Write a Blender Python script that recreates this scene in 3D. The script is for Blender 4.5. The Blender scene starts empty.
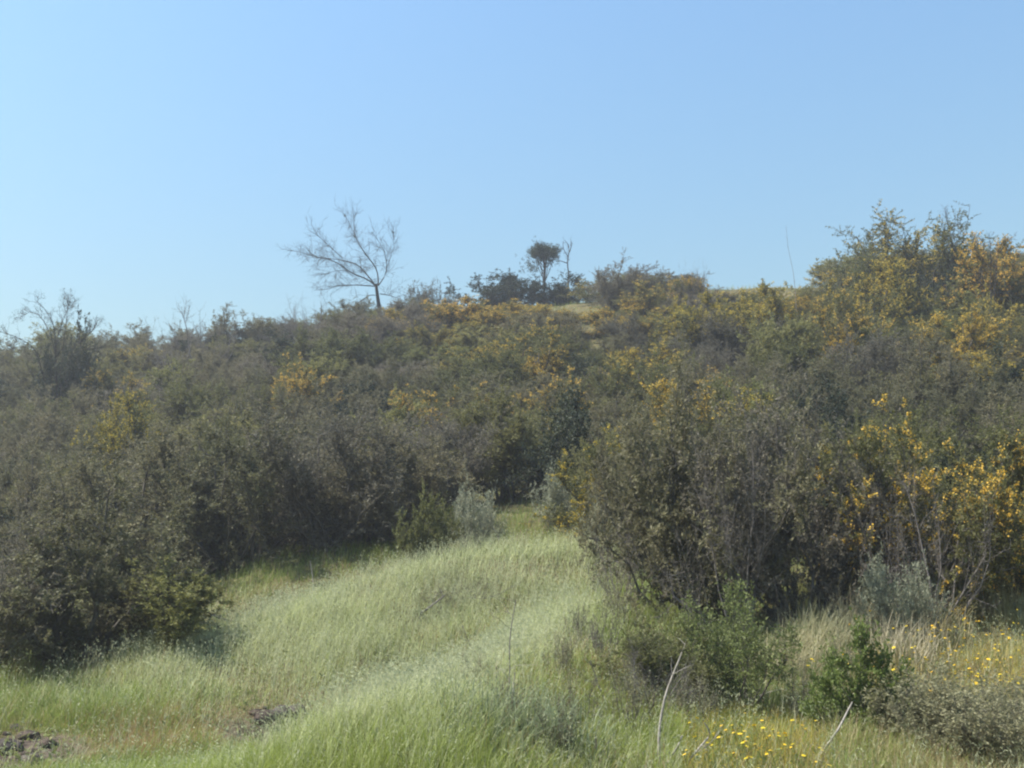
import bpy, math, random
import numpy as np
from mathutils import Vector

RNG = np.random.default_rng(7)
random.seed(7)
SC = bpy.context.scene
COL = SC.collection

# ------------------------------------------------------------------ camera numbers
F = 1100.0                      # focal length in pixels of a 1024 px wide picture
PITCH = math.atan((600 - 384) / F)
CAM_Z = 1.65
CP, SP = math.cos(PITCH), math.sin(PITCH)
SUN_EL, SUN_AZ = 56.0, -96.0    # degrees; azimuth from +Y towards +X


def pix_dir(u, v):
    xc, yc = (u - 512) / F, (384 - v) / F
    return np.array([xc, CP - yc * SP, SP + yc * CP])


def at_depth(u, v, Y):
    d = pix_dir(u, v)
    return d[0] * Y / d[1], Y, CAM_Z + d[2] * Y / d[1]


# ------------------------------------------------------------------ terrain
T_U = np.array([0, 256, 512, 768, 1024.])
T_Y = np.array([9.5, 12, 15, 18, 22, 28, 36, 46, 56, 66, 76, 90.])
T_V = np.array([
    [770, 770, 770, 768, 765],
    [735, 733, 722, 715, 706],
    [692, 688, 655, 644, 632],
    [656, 640, 602, 590, 576],
    [622, 592, 550, 537, 526],
    [566, 540, 503, 478, 463],
    [500, 478, 450, 418, 402],
    [440, 408, 385, 352, 340],
    [402, 362, 336, 297, 286],
    [386, 342, 310, 285, 277],
    [372, 340, 298, 302, 300],
    [400, 370, 330, 345, 345.]])
A_COL = (T_U - 512) / F / CP
Z_TAB = np.zeros(T_V.shape)
for i in range(len(T_Y)):
    for j in range(len(T_U)):
        d = pix_dir(T_U[j], T_V[i, j])
        Z_TAB[i, j] = CAM_Z + T_Y[i] * d[2] / d[1]
GY = np.arange(-60, 260, 0.5)
GA = np.linspace(-0.75, 0.75, 61)
yk = np.concatenate([[-60, 0, 5, 7.5], T_Y, [115, 150, 260]])
zt = np.zeros((len(GY), len(T_U)))
for j in range(len(T_U)):
    zc = Z_TAB[:, j]
    zk = np.concatenate([[-0.6, 0, 0.0, 0.06], zc, [zc[-1] - 5, zc[-1] - 13, zc[-1] - 18]])
    zt[:, j] = np.interp(GY, yk, zk)
ZG = np.zeros((len(GY), len(GA)))
for i in range(len(GY)):
    ZG[i] = np.interp(GA, A_COL, zt[i])


def gsm(a, s, axis):
    r = int(3 * s) + 1
    k = np.exp(-0.5 * (np.arange(-r, r + 1) / s) ** 2)
    k /= k.sum()
    p = [(0, 0)] * a.ndim
    p[axis] = (r, r)
    b = np.pad(a, p, mode='edge')
    return np.apply_along_axis(lambda m: np.convolve(m, k, mode='valid'), axis, b)


ZG = gsm(gsm(ZG, 3.0, 0), 4.0, 1)


def seg(x, y, pts, w, amp):
    """rounded spur of ground along a polyline"""
    best = np.full(np.shape(x), 1e9)
    for (x0, y0), (x1, y1) in zip(pts[:-1], pts[1:]):
        dx, dy = x1 - x0, y1 - y0
        t = np.clip(((x - x0) * dx + (y - y0) * dy) / (dx * dx + dy * dy), 0, 1)
        best = np.minimum(best, (x - x0 - t * dx) ** 2 + (y - y0 - t * dy) ** 2)
    return amp * np.exp(-best / (w * w))


NEAR = [(-.9, 9.0), (.1, 12.0), (1.0, 15.0)]
FAR = [(-6.2, 14.6), (-3.4, 16.6), (-1.4, 18.2), (1.6, 20.0)]


def wob(x, y, f, s):
    r = np.random.default_rng(s)
    z = 0
    for _ in range(6):
        a, p = r.uniform(0, 6.28, 2)
        k = f * r.uniform(.6, 1.6)
        z = z + np.sin((x * math.cos(a) + y * math.sin(a)) * k + p)
    return z / 6


def ground(x, y):
    x = np.asarray(x, float)
    y = np.asarray(y, float)
    a = np.clip(x / np.maximum(y, 6.0), -0.749, 0.749)
    fi = np.clip((y - GY[0]) / 0.5, 0, len(GY) - 1.001)
    fj = (a + 0.75) / 1.5 * (len(GA) - 1)
    i, j = fi.astype(int), fj.astype(int)
    u, w = fi - i, fj - j
    z = (ZG[i, j] * (1 - u) + ZG[i + 1, j] * u) * (1 - w) + (ZG[i, j + 1] * (1 - u) + ZG[i + 1, j + 1] * u) * w
    z = z + seg(x, y, NEAR, 1.15, 0.52)        # near hump
    z = z + seg(x, y, FAR, 1.6, 1.0) * np.interp(x, [-6, -3.4, -1.4, .5, 2.0], [.18, .45, .7, .5, .25])     # far hump
    z = z - seg(x, y, [(-5.0, 19.0), (-2.8, 21.3), (-1.2, 22.6)], 1.3, 0.3)       # gully behind it
    z = z - seg(x, y, [(-2.5, 9.8), (-1.6, 12.0), (-.7, 14.6)], 0.85, 0.36)     # gully between the humps
    z = z - seg(x, y, [(-2.80, 12.45), (-2.38, 12.85)], .30, .24) - seg(x, y, [(-4.9, 10.7), (-4.4, 10.9)], .5, .12)     # dug hole, bare corner
    m = np.clip((y - 4) / 10, 0.2, 1)
    z = z + m * (0.12 * wob(x, y, 1.3, 3) + 0.055 * wob(x, y, 3.4, 4)) + np.clip((y - 22) / 20, 0, 1) * .35 * wob(x, y, .35, 5)
    return z


def gz(x, y):
    return float(ground(x, y))


def hit(u, v, y0=5.0, y1=110.0):
    """where the sight line of a pixel meets the ground"""
    d = pix_dir(u, v)
    ys = np.arange(y0, y1, 0.05)
    xs, zs = d[0] / d[1] * ys, CAM_Z + d[2] / d[1] * ys
    below = np.nonzero(zs < ground(xs, ys))[0]
    k = below[0] if len(below) else len(ys) - 1
    return float(xs[k]), float(ys[k])


def proj(x, y, z):
    dz = z - CAM_Z
    zc = y * CP + dz * SP
    yc = -y * SP + dz * CP
    return 512 + F * x / zc, 384 - F * yc / zc


# ------------------------------------------------------------------ mesh helpers
def make_mesh(name, verts, quads=None, tris=None, attrs=None, mat=None, smooth=False):
    me = bpy.data.meshes.new(name)
    verts = np.asarray(verts, np.float32).reshape(-1, 3)
    parts, tot = [], []
    if quads is not None and len(quads):
        q = np.asarray(quads, np.int32).reshape(-1, 4)
        parts.append(q.ravel())
        tot.append(np.full(len(q), 4, np.int32))
    if tris is not None and len(tris):
        t = np.asarray(tris, np.int32).reshape(-1, 3)
        parts.append(t.ravel())
        tot.append(np.full(len(t), 3, np.int32))
    loops = np.concatenate(parts)
    tot = np.concatenate(tot)
    start = np.concatenate([[0], np.cumsum(tot)[:-1]]).astype(np.int32)
    me.vertices.add(len(verts))
    me.vertices.foreach_set('co', verts.ravel())
    me.loops.add(len(loops))
    me.loops.foreach_set('vertex_index', loops)
    me.polygons.add(len(tot))
    me.polygons.foreach_set('loop_start', start)
    me.polygons.foreach_set('loop_total', tot)
    if smooth:
        me.polygons.foreach_set('use_smooth', np.ones(len(tot), bool))
    for an, (kind, data) in (attrs or {}).items():
        at = me.attributes.new(an, kind, 'POINT')
        at.data.foreach_set('color' if kind == 'FLOAT_COLOR' else 'value', np.asarray(data, np.float32).ravel())
    me.update(calc_edges=True)
    if mat:
        me.materials.append(mat)
    return me


def link(name, me, parent=None, loc=None):
    o = bpy.data.objects.new(name, me)
    COL.objects.link(o)
    if parent:
        o.parent = parent
    if loc is not None:
        o.location = loc
    return o


def tag(o, label=None, cat=None, group=None, kind=None):
    if label:
        o['label'] = label
    if cat:
        o['category'] = cat
    if group:
        o['group'] = group
    if kind:
        o['kind'] = kind
    return o


def empty(name, loc, rz=0.0, sc=1.0):
    o = bpy.data.objects.new(name, None)
    COL.objects.link(o)
    o.location = loc
    o.rotation_euler = (0, 0, rz)
    o.scale = (sc, sc, sc) if np.isscalar(sc) else sc
    return o


def copy_tree(o, parent=None):
    c = o.copy()
    COL.objects.link(c)
    c.parent = parent
    for ch in list(o.children):
        copy_tree(ch, c)
    return c


def unit(v):
    return v / np.maximum(np.linalg.norm(v, axis=-1, keepdims=True), 1e-9)


def tubes(P, R, sides=3):
    """P (N,K,3) polylines, R (N,K) radii -> verts, quads"""
    N, K, _ = P.shape
    T = np.gradient(P, axis=1)
    T = unit(T)
    ref = np.where(np.abs(T[..., 2:3]) > .9, np.array([1., 0, 0]), np.array([0, 0, 1.]))
    A = unit(np.cross(T, ref))
    B = np.cross(T, A)
    ang = np.arange(sides) * 2 * math.pi / sides
    V = P[:, :, None, :] + R[:, :, None, None] * (np.cos(ang)[None, None, :, None] * A[:, :, None, :] + np.sin(ang)[None, None, :, None] * B[:, :, None, :])
    idx = np.arange(N * K * sides).reshape(N, K, sides)
    a, b = idx[:, :-1, :], idx[:, 1:, :]
    q = np.stack([a, np.roll(a, -1, 2), np.roll(b, -1, 2), b], -1).reshape(-1, 4)
    return V.reshape(-1, 3), q


def merge(parts):
    vs, qs, n = [], [], 0
    for v, q in parts:
        vs.append(v)
        qs.append(q + n)
        n += len(v)
    return np.concatenate(vs), np.concatenate(qs)


def curve_pts(P0, D, L, up, rng, K=4, jit=.08):
    """N curved shoots from P0 (N,3) along D with length L (N), bending up by UP"""
    N = len(P0)
    t = np.linspace(0, 1, K)[None, :, None]
    D = unit(D)
    bend = np.array([0, 0, 1.]) * up
    P = P0[:, None, :] + D[:, None, :] * (L[:, None, None] * t) + bend * (L[:, None, None] * t * t)
    j = rng.normal(0, 1, (N, K, 3)) * (L[:, None, None] * jit) * t
    return P + j


def sample_on(P, t):
    """points and tangents at parameter t (N,M) on polylines P (N,K,3)"""
    N, K, _ = P.shape
    f = np.clip(t, 0, .9999) * (K - 1)
    i = f.astype(int)
    w = (f - i)[..., None]
    n = np.arange(N)[:, None]
    a, b = P[n, i], P[n, i + 1]
    return a * (1 - w) + b * w, unit(b - a)


def leaf_quads(C, D, L, W, rng):
    """one narrow diamond leaf at C along D"""
    D = unit(D)
    S = unit(np.cross(D, rng.normal(0, 1, D.shape)))
    V = np.stack([C, C + D * (L * .5)[:, None] + S * (W * .5)[:, None], C + D * L[:, None], C + D * (L * .5)[:, None] - S * (W * .5)[:, None]], 1)
    return V.reshape(-1, 3), np.arange(len(C) * 4).reshape(-1, 4)


# ------------------------------------------------------------------ materials
def nt(name):
    m = bpy.data.materials.new(name)
    m.use_nodes = True
    n = m.node_tree
    n.nodes.clear()
    return m, n


def leaf_mat(name, c0, c1, c2=None, trans=.4, rough=.6, spec=.25, scale=1.5):
    """foliage: colour from the per-leaf value, patches and the plant's own tint"""
    m, n = nt(name)
    N, Lk = n.nodes.new, n.links.new
    out = N('ShaderNodeOutputMaterial')
    at = N('ShaderNodeAttribute')
    at.attribute_name = 'var'
    tc = N('ShaderNodeTexCoord')
    no = N('ShaderNodeTexNoise')
    no.inputs['Scale'].default_value = scale
    no.inputs['Detail'].default_value = 3
    Lk(tc.outputs['Object'], no.inputs['Vector'])
    oi = N('ShaderNodeObjectInfo')
    a1 = N('ShaderNodeMath')
    a1.operation = 'MULTIPLY_ADD'
    a1.inputs[1].default_value = .45
    Lk(at.outputs['Fac'], a1.inputs[0])
    a2 = N('ShaderNodeMath')
    a2.operation = 'MULTIPLY_ADD'
    a2.inputs[1].default_value = .9
    a2.inputs[2].default_value = -.17
    Lk(no.outputs['Fac'], a2.inputs[0])
    Lk(a2.outputs[0], a1.inputs[2])
    r = N('ShaderNodeValToRGB')
    e = r.color_ramp.elements
    e[0].color, e[1].color = (*c0, 1), (*c1, 1)
    e[0].position, e[1].position = .15, .8
    if c2:
        x = e.new(.97)
        x.color = (*c2, 1)
    Lk(a1.outputs[0], r.inputs[0])
    hs = N('ShaderNodeHueSaturation')
    mr = N('ShaderNodeMapRange')
    mr.inputs['To Min'].default_value, mr.inputs['To Max'].default_value = .8, 1.2
    Lk(oi.outputs['Random'], mr.inputs['Value'])
    Lk(mr.outputs[0], hs.inputs['Value'])
    mh = N('ShaderNodeMapRange')
    mh.inputs['To Min'].default_value, mh.inputs['To Max'].default_value = .515, .485
    Lk(oi.outputs['Random'], mh.inputs['Value'])
    Lk(mh.outputs[0], hs.inputs['Hue'])
    Lk(r.outputs[0], hs.inputs['Color'])
    p = N('ShaderNodeBsdfPrincipled')
    p.inputs['Roughness'].default_value = rough
    p.inputs['Specular IOR Level'].default_value = spec
    t = N('ShaderNodeBsdfTranslucent')
    Lk(hs.outputs[0], p.inputs['Base Color'])
    Lk(hs.outputs[0], t.inputs['Color'])
    mx = N('ShaderNodeMixShader')
    mx.inputs[0].default_value = trans
    Lk(p.outputs[0], mx.inputs[1])
    Lk(t.outputs[0], mx.inputs[2])
    Lk(mx.outputs[0], out.inputs[0])
    return m


def bark_mat(name, c0, c1, scale=14):
    m, n = nt(name)
    N, Lk = n.nodes.new, n.links.new
    out = N('ShaderNodeOutputMaterial')
    p = N('ShaderNodeBsdfPrincipled')
    p.inputs['Roughness'].default_value = .9
    p.inputs['Specular IOR Level'].default_value = .1
    tc = N('ShaderNodeTexCoord')
    no = N('ShaderNodeTexNoise')
    no.inputs['Scale'].default_value = scale
    no.inputs['Detail'].default_value = 5
    Lk(tc.outputs['Object'], no.inputs['Vector'])
    r = N('ShaderNodeValToRGB')
    r.color_ramp.elements[0].color, r.color_ramp.elements[1].color = (*c0, 1), (*c1, 1)
    r.color_ramp.elements[0].position, r.color_ramp.elements[1].position = .3, .7
    Lk(no.outputs['Fac'], r.inputs[0])
    Lk(r.outputs[0], p.inputs['Base Color'])
    bu = N('ShaderNodeBump')
    bu.inputs['Strength'].default_value = .5
    bu.inputs['Distance'].default_value = .02
    Lk(no.outputs['Fac'], bu.inputs['Height'])
    Lk(bu.outputs[0], p.inputs['Normal'])
    Lk(p.outputs[0], out.inputs[0])
    return m


def blade_mat(name, trans=.4):
    m, n = nt(name)
    N, Lk = n.nodes.new, n.links.new
    out = N('ShaderNodeOutputMaterial')
    at = N('ShaderNodeAttribute')
    at.attribute_name = 'tint'
    p = N('ShaderNodeBsdfPrincipled')
    p.inputs['Roughness'].default_value = .55
    p.inputs['Specular IOR Level'].default_value = .3
    t = N('ShaderNodeBsdfTranslucent')
    Lk(at.outputs['Color'], p.inputs['Base Color'])
    Lk(at.outputs['Color'], t.inputs['Color'])
    mx = N('ShaderNodeMixShader')
    mx.inputs[0].default_value = trans
    Lk(p.outputs[0], mx.inputs[1])
    Lk(t.outputs[0], mx.inputs[2])
    Lk(mx.outputs[0], out.inputs[0])
    return m


M = {
    'chamise': leaf_mat('chamise_leaf', (.088, .083, .042), (.222, .206, .11), (.29, .255, .12)),
    'greyleaf': leaf_mat('grey_brown_leaf', (.09, .082, .058), (.20, .182, .13), (.26, .23, .155)),
    'olive': leaf_mat('olive_leaf', (.08, .085, .028), (.21, .205, .072), (.29, .25, .075)),
    'yellowgreen': leaf_mat('yellow_green_leaf', (.12, .125, .04), (.26, .25, .085), (.32, .29, .09)),
    'evergreen': leaf_mat('evergreen_leaf', (.018, .028, .014), (.05, .062, .03), trans=.2),
    'bright': leaf_mat('bright_green_leaf', (.10, .14, .03), (.25, .29, .075), (.33, .35, .09)),
    'fresh': leaf_mat('fresh_green_leaf', (.11, .135, .04), (.28, .30, .10), (.34, .33, .11)),
    'silver': leaf_mat('silver_leaf', (.20, .215, .135), (.42, .42, .29), trans=.35),
    'sagegreen': leaf_mat('sage_green_leaf', (.14, .14, .075), (.32, .30, .17), (.36, .30, .16)),
    'blossom': leaf_mat('orange_blossom', (.46, .34, .05), (.74, .50, .075), (.84, .58, .10), trans=.35, scale=4),
    'yellow': leaf_mat('yellow_petal', (.75, .5, .02), (.85, .65, .04), trans=.3, scale=4),
    'twig': bark_mat('twig_bark', (.07, .062, .052), (.16, .145, .125)),
    'deadwood': bark_mat('dead_wood', (.10, .088, .078), (.2, .18, .165)),
    'palewood': bark_mat('pale_dead_wood', (.18, .165, .14), (.44, .40, .35)),
    'darkwood': bark_mat('dark_wood', (.03, .027, .024), (.07, .06, .055)),
    'blade': blade_mat('grass_blade', .4),
    'seed': blade_mat('seed_head', .45),
    'rock': bark_mat('rock_face', (.032, .026, .023), (.10, .085, .075), 9),
    'palerock': bark_mat('pale_rock', (.45, .42, .37), (.65, .6, .54), 5),
    'earth': bark_mat('dark_earth', (.03, .024, .02), (.10, .075, .058), 11),
}


def ground_mat():
    m, n = nt('hillside_soil')
    N, Lk = n.nodes.new, n.links.new
    out = N('ShaderNodeOutputMaterial')
    p = N('ShaderNodeBsdfPrincipled')
    p.inputs['Roughness'].default_value = .95
    p.inputs['Specular IOR Level'].default_value = .1
    tc = N('ShaderNodeTexCoord')
    n1 = N('ShaderNodeTexNoise')
    n1.inputs['Scale'].default_value = .5
    n1.inputs['Detail'].default_value = 8
    n2 = N('ShaderNodeTexNoise')
    n2.inputs['Scale'].default_value = 9
    n2.inputs['Detail'].default_value = 6
    for q in (n1, n2):
        Lk(tc.outputs['Object'], q.inputs['Vector'])
    r1 = N('ShaderNodeValToRGB')
    e = r1.color_ramp.elements
    e[0].color, e[1].color = (.085, .09, .035, 1), (.17, .14, .075, 1)
    e[0].position, e[1].position = .35, .68
    Lk(n1.outputs['Fac'], r1.inputs[0])
    r2 = N('ShaderNodeValToRGB')
    r2.color_ramp.elements[0].color, r2.color_ramp.elements[1].color = (.5, .48, .42, 1), (1.1, 1.05, 1, 1)
    Lk(n2.outputs['Fac'], r2.inputs[0])
    mx = N('ShaderNodeMix')
    mx.data_type = 'RGBA'
    mx.blend_type = 'MULTIPLY'
    mx.inputs[0].default_value = .8
    Lk(r1.outputs[0], mx.inputs[6])
    Lk(r2.outputs[0], mx.inputs[7])
    at = N('ShaderNodeAttribute')
    at.attribute_name = 'bare'
    r3 = N('ShaderNodeValToRGB')
    r3.color_ramp.elements[0].color, r3.color_ramp.elements[1].color = (.035, .027, .021, 1), (.13, .10, .075, 1)
    r3.color_ramp.elements[0].position, r3.color_ramp.elements[1].position = .35, .7
    Lk(n2.outputs['Fac'], r3.inputs[0])
    m2 = N('ShaderNodeMix')
    m2.data_type = 'RGBA'
    Lk(at.outputs['Fac'], m2.inputs[0])
    Lk(mx.outputs[2], m2.inputs[6])
    Lk(r3.outputs[0], m2.inputs[7])
    Lk(m2.outputs[2], p.inputs['Base Color'])
    bu = N('ShaderNodeBump')
    bu.inputs['Distance'].default_value = .06
    Lk(n2.outputs['Fac'], bu.inputs['Height'])
    Lk(bu.outputs[0], p.inputs['Normal'])
    Lk(p.outputs[0], out.inputs[0])
    return m


# ground without grass: x, y, radius
BARE = [(-2.8, 12.4, .34), (-2.6, 12.6, .36), (-2.36, 12.85, .34), (-2.65, 12.2, .34), (-2.4, 12.4, .34), (-2.75, 11.9, .25), (-2.45, 12.0, .25),
        (-4.7, 10.95, .55), (-4.9, 10.4, .5), (-4.6, 10.3, .4), (-4.75, 11.4, .3), (-5.2, 10.8, .5)]

# ------------------------------------------------------------------ the ground sheet
gx = np.unique(np.concatenate([np.arange(-120, -30, 2.5), np.arange(-30, -7, .4), np.arange(-7, 7, .14), np.arange(7, 30, .4), np.arange(30, 120.1, 2.5)]))
gy = np.unique(np.concatenate([np.arange(-40, 4, 2.0), np.arange(4, 9, .3), np.arange(9, 15, .14), np.arange(15, 34, .3), np.arange(34, 90, .8), np.arange(90, 200.1, 4)]))
X, Yg = np.meshgrid(gx, gy)
Zg = ground(X, Yg)
idx = np.arange(X.size).reshape(X.shape)
q = np.stack([idx[:-1, :-1], idx[:-1, 1:], idx[1:, 1:], idx[1:, :-1]], -1).reshape(-1, 4)
dug = np.zeros(X.shape)
for bx_, by_, br in BARE:
    dug = np.maximum(dug, np.clip(1.5 - np.hypot(X - bx_, (Yg - by_) * .9) / br, 0, 1))
me = make_mesh('hillside', np.stack([X, Yg, Zg], -1), q, mat=ground_mat(), smooth=True, attrs={'bare': ('FLOAT', dug)})
tag(link('hillside', me), kind='structure')

# ------------------------------------------------------------------ shrubs
PROTO = bpy.data.collections.new('unused')


class Kind:
    """meshes of one shrub form, shared by all its copies"""

    def __init__(s, seed, H, R, n0, n1, n2, nl, leaf=(.04, .011), up=.25, base=.25, mat='chamise', wood='twig', blossom=0.0,
                 t1=.25, l1=.4, l2=.2, flat=0.0, bmat='blossom', cone=False, shoots=.36):
        r = np.random.default_rng(seed)
        az = r.uniform(0, 6.283, n0)
        rr = np.sqrt(r.uniform(.02, 1, n0))
        hh = np.sqrt(np.clip(1 - rr ** 2 * .9, 0, 1)) * r.uniform(.7, 1.05, n0)
        lob = 1 + .22 * np.sin(az * 2 + r.uniform(0, 6)) + .14 * np.sin(az * 3 + r.uniform(0, 6))
        end = np.stack([np.cos(az) * rr * R * lob, np.sin(az) * rr * R * lob, hh * H * .86], -1)
        if cone:
            rr = r.uniform(0, 1, n0) ** .7
            end = np.stack([np.cos(az) * rr * R, np.sin(az) * rr * R, H * np.clip(1.0 - .85 * rr + r.normal(0, .05, n0), .18, 1)], -1)
        bs = np.stack([r.normal(0, base * R * .5, n0), r.normal(0, base * R * .5, n0), np.full(n0, -.12)], -1)
        K = 6
        t = np.linspace(0, 1, K)[None, :, None]
        ctrl = bs * .35 + end * .65
        ctrl[:, 2] = end[:, 2] * (.45 + .15 * up)
        P0 = (1 - t) ** 2 * bs[:, None] + 2 * t * (1 - t) * ctrl[:, None] + t * t * end[:, None]
        P0 = P0 + r.normal(0, .035 * H, P0.shape) * (t > 0) * t
        R0 = (.016 + .012 * r.random((n0, 1))) * H / 2 * np.linspace(1, .3, K)[None]
        # level one
        tt = t1 + (1 - t1) * np.sort(r.random((n0, n1)), 1) ** .85
        C, T = sample_on(P0, tt)
        C, T = C.reshape(-1, 3), T.reshape(-1, 3)
        outw = C * np.array([1, 1, .5])
        D = unit(T * .4 + unit(outw) * .5 + r.normal(0, .55, C.shape) + np.array([0, 0, up]))
        L1 = l1 * R * r.uniform(.5, 1.15, len(C))
        P1 = curve_pts(C, D, L1, up * .8, r, 4, .07)
        R1 = (.0045 * H / 2) * np.linspace(1, .45, 4)[None] * r.uniform(.7, 1.3, (len(C), 1))
        # upright shoots standing out of the crown
        if shoots:
            ns = int(len(C) * shoots)
            k = r.choice(len(C), ns, replace=False)
            P1[k] = curve_pts(P1[k, 0], D[k] * .5 + np.array([0, 0, 1.]) + r.normal(0, .15, (ns, 3)), L1[k] * 1.35, .2, r, 4, .05)
        # twigs
        tt = .15 + .85 * r.random((len(C), n2))
        C2, T2 = sample_on(P1, tt)
        C2, T2 = C2.reshape(-1, 3), T2.reshape(-1, 3)
        D2 = unit(T2 * .5 + r.normal(0, .62, C2.shape) + np.array([0, 0, up]))
        L2 = l2 * R * r.uniform(.45, 1.2, len(C2))
        P2 = curve_pts(C2, D2, L2, up * .6, r, 3, .06)
        R2 = np.full((len(C2), 3), .0022 * H / 2) * np.array([1, .8, .5])[None]
        # nothing below the soil
        wv, wq = merge([tubes(P0, R0, 5), tubes(P1, R1, 3), tubes(P2, R2, 3)])
        s.wood = make_mesh('stems', wv, wq, mat=M[wood], smooth=True)
        s.leafm = s.blosm = None
        if nl > 0:
            tt = .08 + .95 * r.random((len(C2), nl))
            # some twigs are bare, some bushy
            dens = np.clip(r.normal(.75, .35, (len(C2), 1)), .08, 1)
            keep = r.random((len(C2), nl)) < dens
            CL, TL = sample_on(P2, tt)
            CL, TL = CL[keep], TL[keep]
            DL = unit(TL * .35 + r.normal(0, .6, TL.shape) + np.array([0, 0, .12]))
            lv, lq = leaf_quads(CL, DL, leaf[0] * r.uniform(.6, 1.35, len(CL)), leaf[1] * r.uniform(.7, 1.3, len(CL)), r)
            tw = np.repeat(r.random((len(C2), 1)), nl, 1)[keep]
            var = np.clip(.55 * tw + .45 * r.random(len(CL)), 0, 1)
            s.leafm = make_mesh('foliage', lv, lq, attrs={'var': ('FLOAT', np.repeat(var, 4))}, mat=M[mat])
        if blossom > 0:
            tip = P2[:, -1]
            n = wob(tip[:, 0] * 1.0 + tip[:, 2], tip[:, 1] + .7 * tip[:, 2], 3.2 / R, seed + 5)
            hi = tip[:, 2] / H + .25 * np.linalg.norm(tip[:, :2], axis=1) / R
            sel = (n + .5 * (hi - .5) + .5 * r.normal(0, .6, len(tip)) > np.quantile(n + .5 * (hi - .5), 1 - blossom))
            tp = np.repeat(P2[sel], 1, 0)
            nb = 14
            CB, TB = sample_on(tp, .45 + .55 * r.random((len(tp), nb)))
            CB = CB.reshape(-1, 3) + r.normal(0, .012, (len(tp) * nb, 3))
            bv, bq = leaf_quads(CB, r.normal(0, 1, CB.shape) + np.array([0, 0, .6]), r.uniform(.022, .036, len(CB)), r.uniform(.018, .028, len(CB)), r)
            s.blosm = make_mesh('blossoms', bv, bq, attrs={'var': ('FLOAT', np.repeat(r.random(len(CB)), 4))}, mat=M[bmat])
        ext = C2 + D2 * L2[:, None]
        s.H = float(np.quantile(ext[:, 2], .985))
        s.R = float(np.quantile(np.linalg.norm(ext[:, :2], axis=1), .93))
        s.root = None

    def put(s, name, x, y, h, w, rz, label, cat, group=None, lean=(0, 0), sink=.0):
        """h height, w half width in metres"""
        o = empty(name, (x, y, gz(x, y) - sink), rz, (w / s.R, w / s.R, h / s.H))
        o.rotation_euler = (lean[0], lean[1], rz)
        tag(o, label, cat, group)
        link('stems', s.wood, o)
        if s.leafm:
            link('foliage', s.leafm, o)
        if s.blosm:
            tag(link('blossoms', s.blosm, o), kind='stuff')
        return o


KINDS = {
    # dense grey-brown fine-leaved shrub
    'brown': [Kind(11 + i, 2.3, 1.1, 17, 13, 12, 30, (.042, .0145), .12, mat='chamise', t1=.1) for i in range(3)],
    'grey': [Kind(21 + i, 2.2, 1.1, 17, 13, 12, 24, (.040, .0135), .12, mat='greyleaf', t1=.1) for i in range(2)],
    'olive': [Kind(31 + i, 2.2, 1.05, 16, 13, 12, 26, (.045, .016), .16, mat='olive', t1=.12) for i in range(3)],
    'flower': [Kind(41 + i, 2.3, 1.05, 16, 13, 12, 24, (.045, .016), .16, mat='olive', blossom=b, t1=.15) for i, b in enumerate((.6, .42, .25))],
    'lime': [Kind(51 + i, 1.6, .95, 14, 13, 10, 20, (.055, .021), .16, mat='yellowgreen', t1=.1) for i in range(2)],
    'dark': [Kind(61 + i, 2.1, 1.1, 16, 13, 10, 18, (.06, .026), .08, mat='evergreen', t1=.1) for i in range(2)],
    'bare': [Kind(71 + i, 2.2, 1.4, 13, 10, 8, 3, (.035, .012), .12, mat='greyleaf', wood='deadwood') for i in range(2)],
    'tall': [Kind(81, 3.0, 2.0, 24, 12, 10, 22, (.055, .02), .10, mat='olive', blossom=.14, t1=.3, l1=.32, l2=.17)],
    'leafy': [Kind(91, 1.1, .62, 14, 10, 9, 16, (.05, .02), .2, mat='bright', cone=True, shoots=0, l1=.42, l2=.3, t1=.1)],
    'fresh': [Kind(95, 1.3, .8, 15, 12, 9, 14, (.045, .016), .35, mat='fresh', l1=.45, l2=.25, t1=.15)],
    'silver': [Kind(101, .9, .8, 18, 9, 8, 12, (.06, .016), .35, mat='silver', l1=.45, l2=.3, t1=.1)],
    'herb': [Kind(111 + i, .8, .35, 9, 7, 5, 5, (.03, .011), .5, mat=m_, wood='twig', l1=.5, l2=.35, shoots=.5) for i, m_ in enumerate(('sagegreen', 'greyleaf', 'chamise'))],
    'lowgrey': [Kind(105, 1.0, 1.1, 24, 13, 10, 15, (.04, .015), .3, mat='sagegreen', blossom=0, l1=.35, l2=.2, t1=.1)],
}


def shrub(name, kind, u, vb, vt, wpx, Y, label, cat='shrub', group=None, k=0, rz=0.0, lean=(0, 0)):
    """a shrub whose foot is seen at pixel u (row vb or depth Y) and whose top reaches row vt"""
    if Y is None:
        x, y = hit(u, vb)
    else:
        y = Y
        x = at_depth(u, vb or 500, y)[0]
    z = gz(x, y)
    ztop = at_depth(u, vt, y)[2]
    h = max(ztop - z, .3)
    w = wpx * .5 / F * y
    kk = KINDS[kind]
    return kk[k % len(kk)].put(name, x, y, h, w, rz, label, cat, group, lean)


SPOTS = []      # x, y, radius of everything placed, so that the fill keeps clear


def S(name, kind, u, vb, vt, wpx, Y, label, group=None, k=0, rz=0.0, cat='shrub'):
    o = shrub(name, kind, u, vb, vt, wpx, Y, label, cat, group, k, rz)
    SPOTS.append((o.location.x, o.location.y, wpx * .5 / F * o.location.y))
    return o


FG = 'shrubs around the grassy mound'
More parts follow.
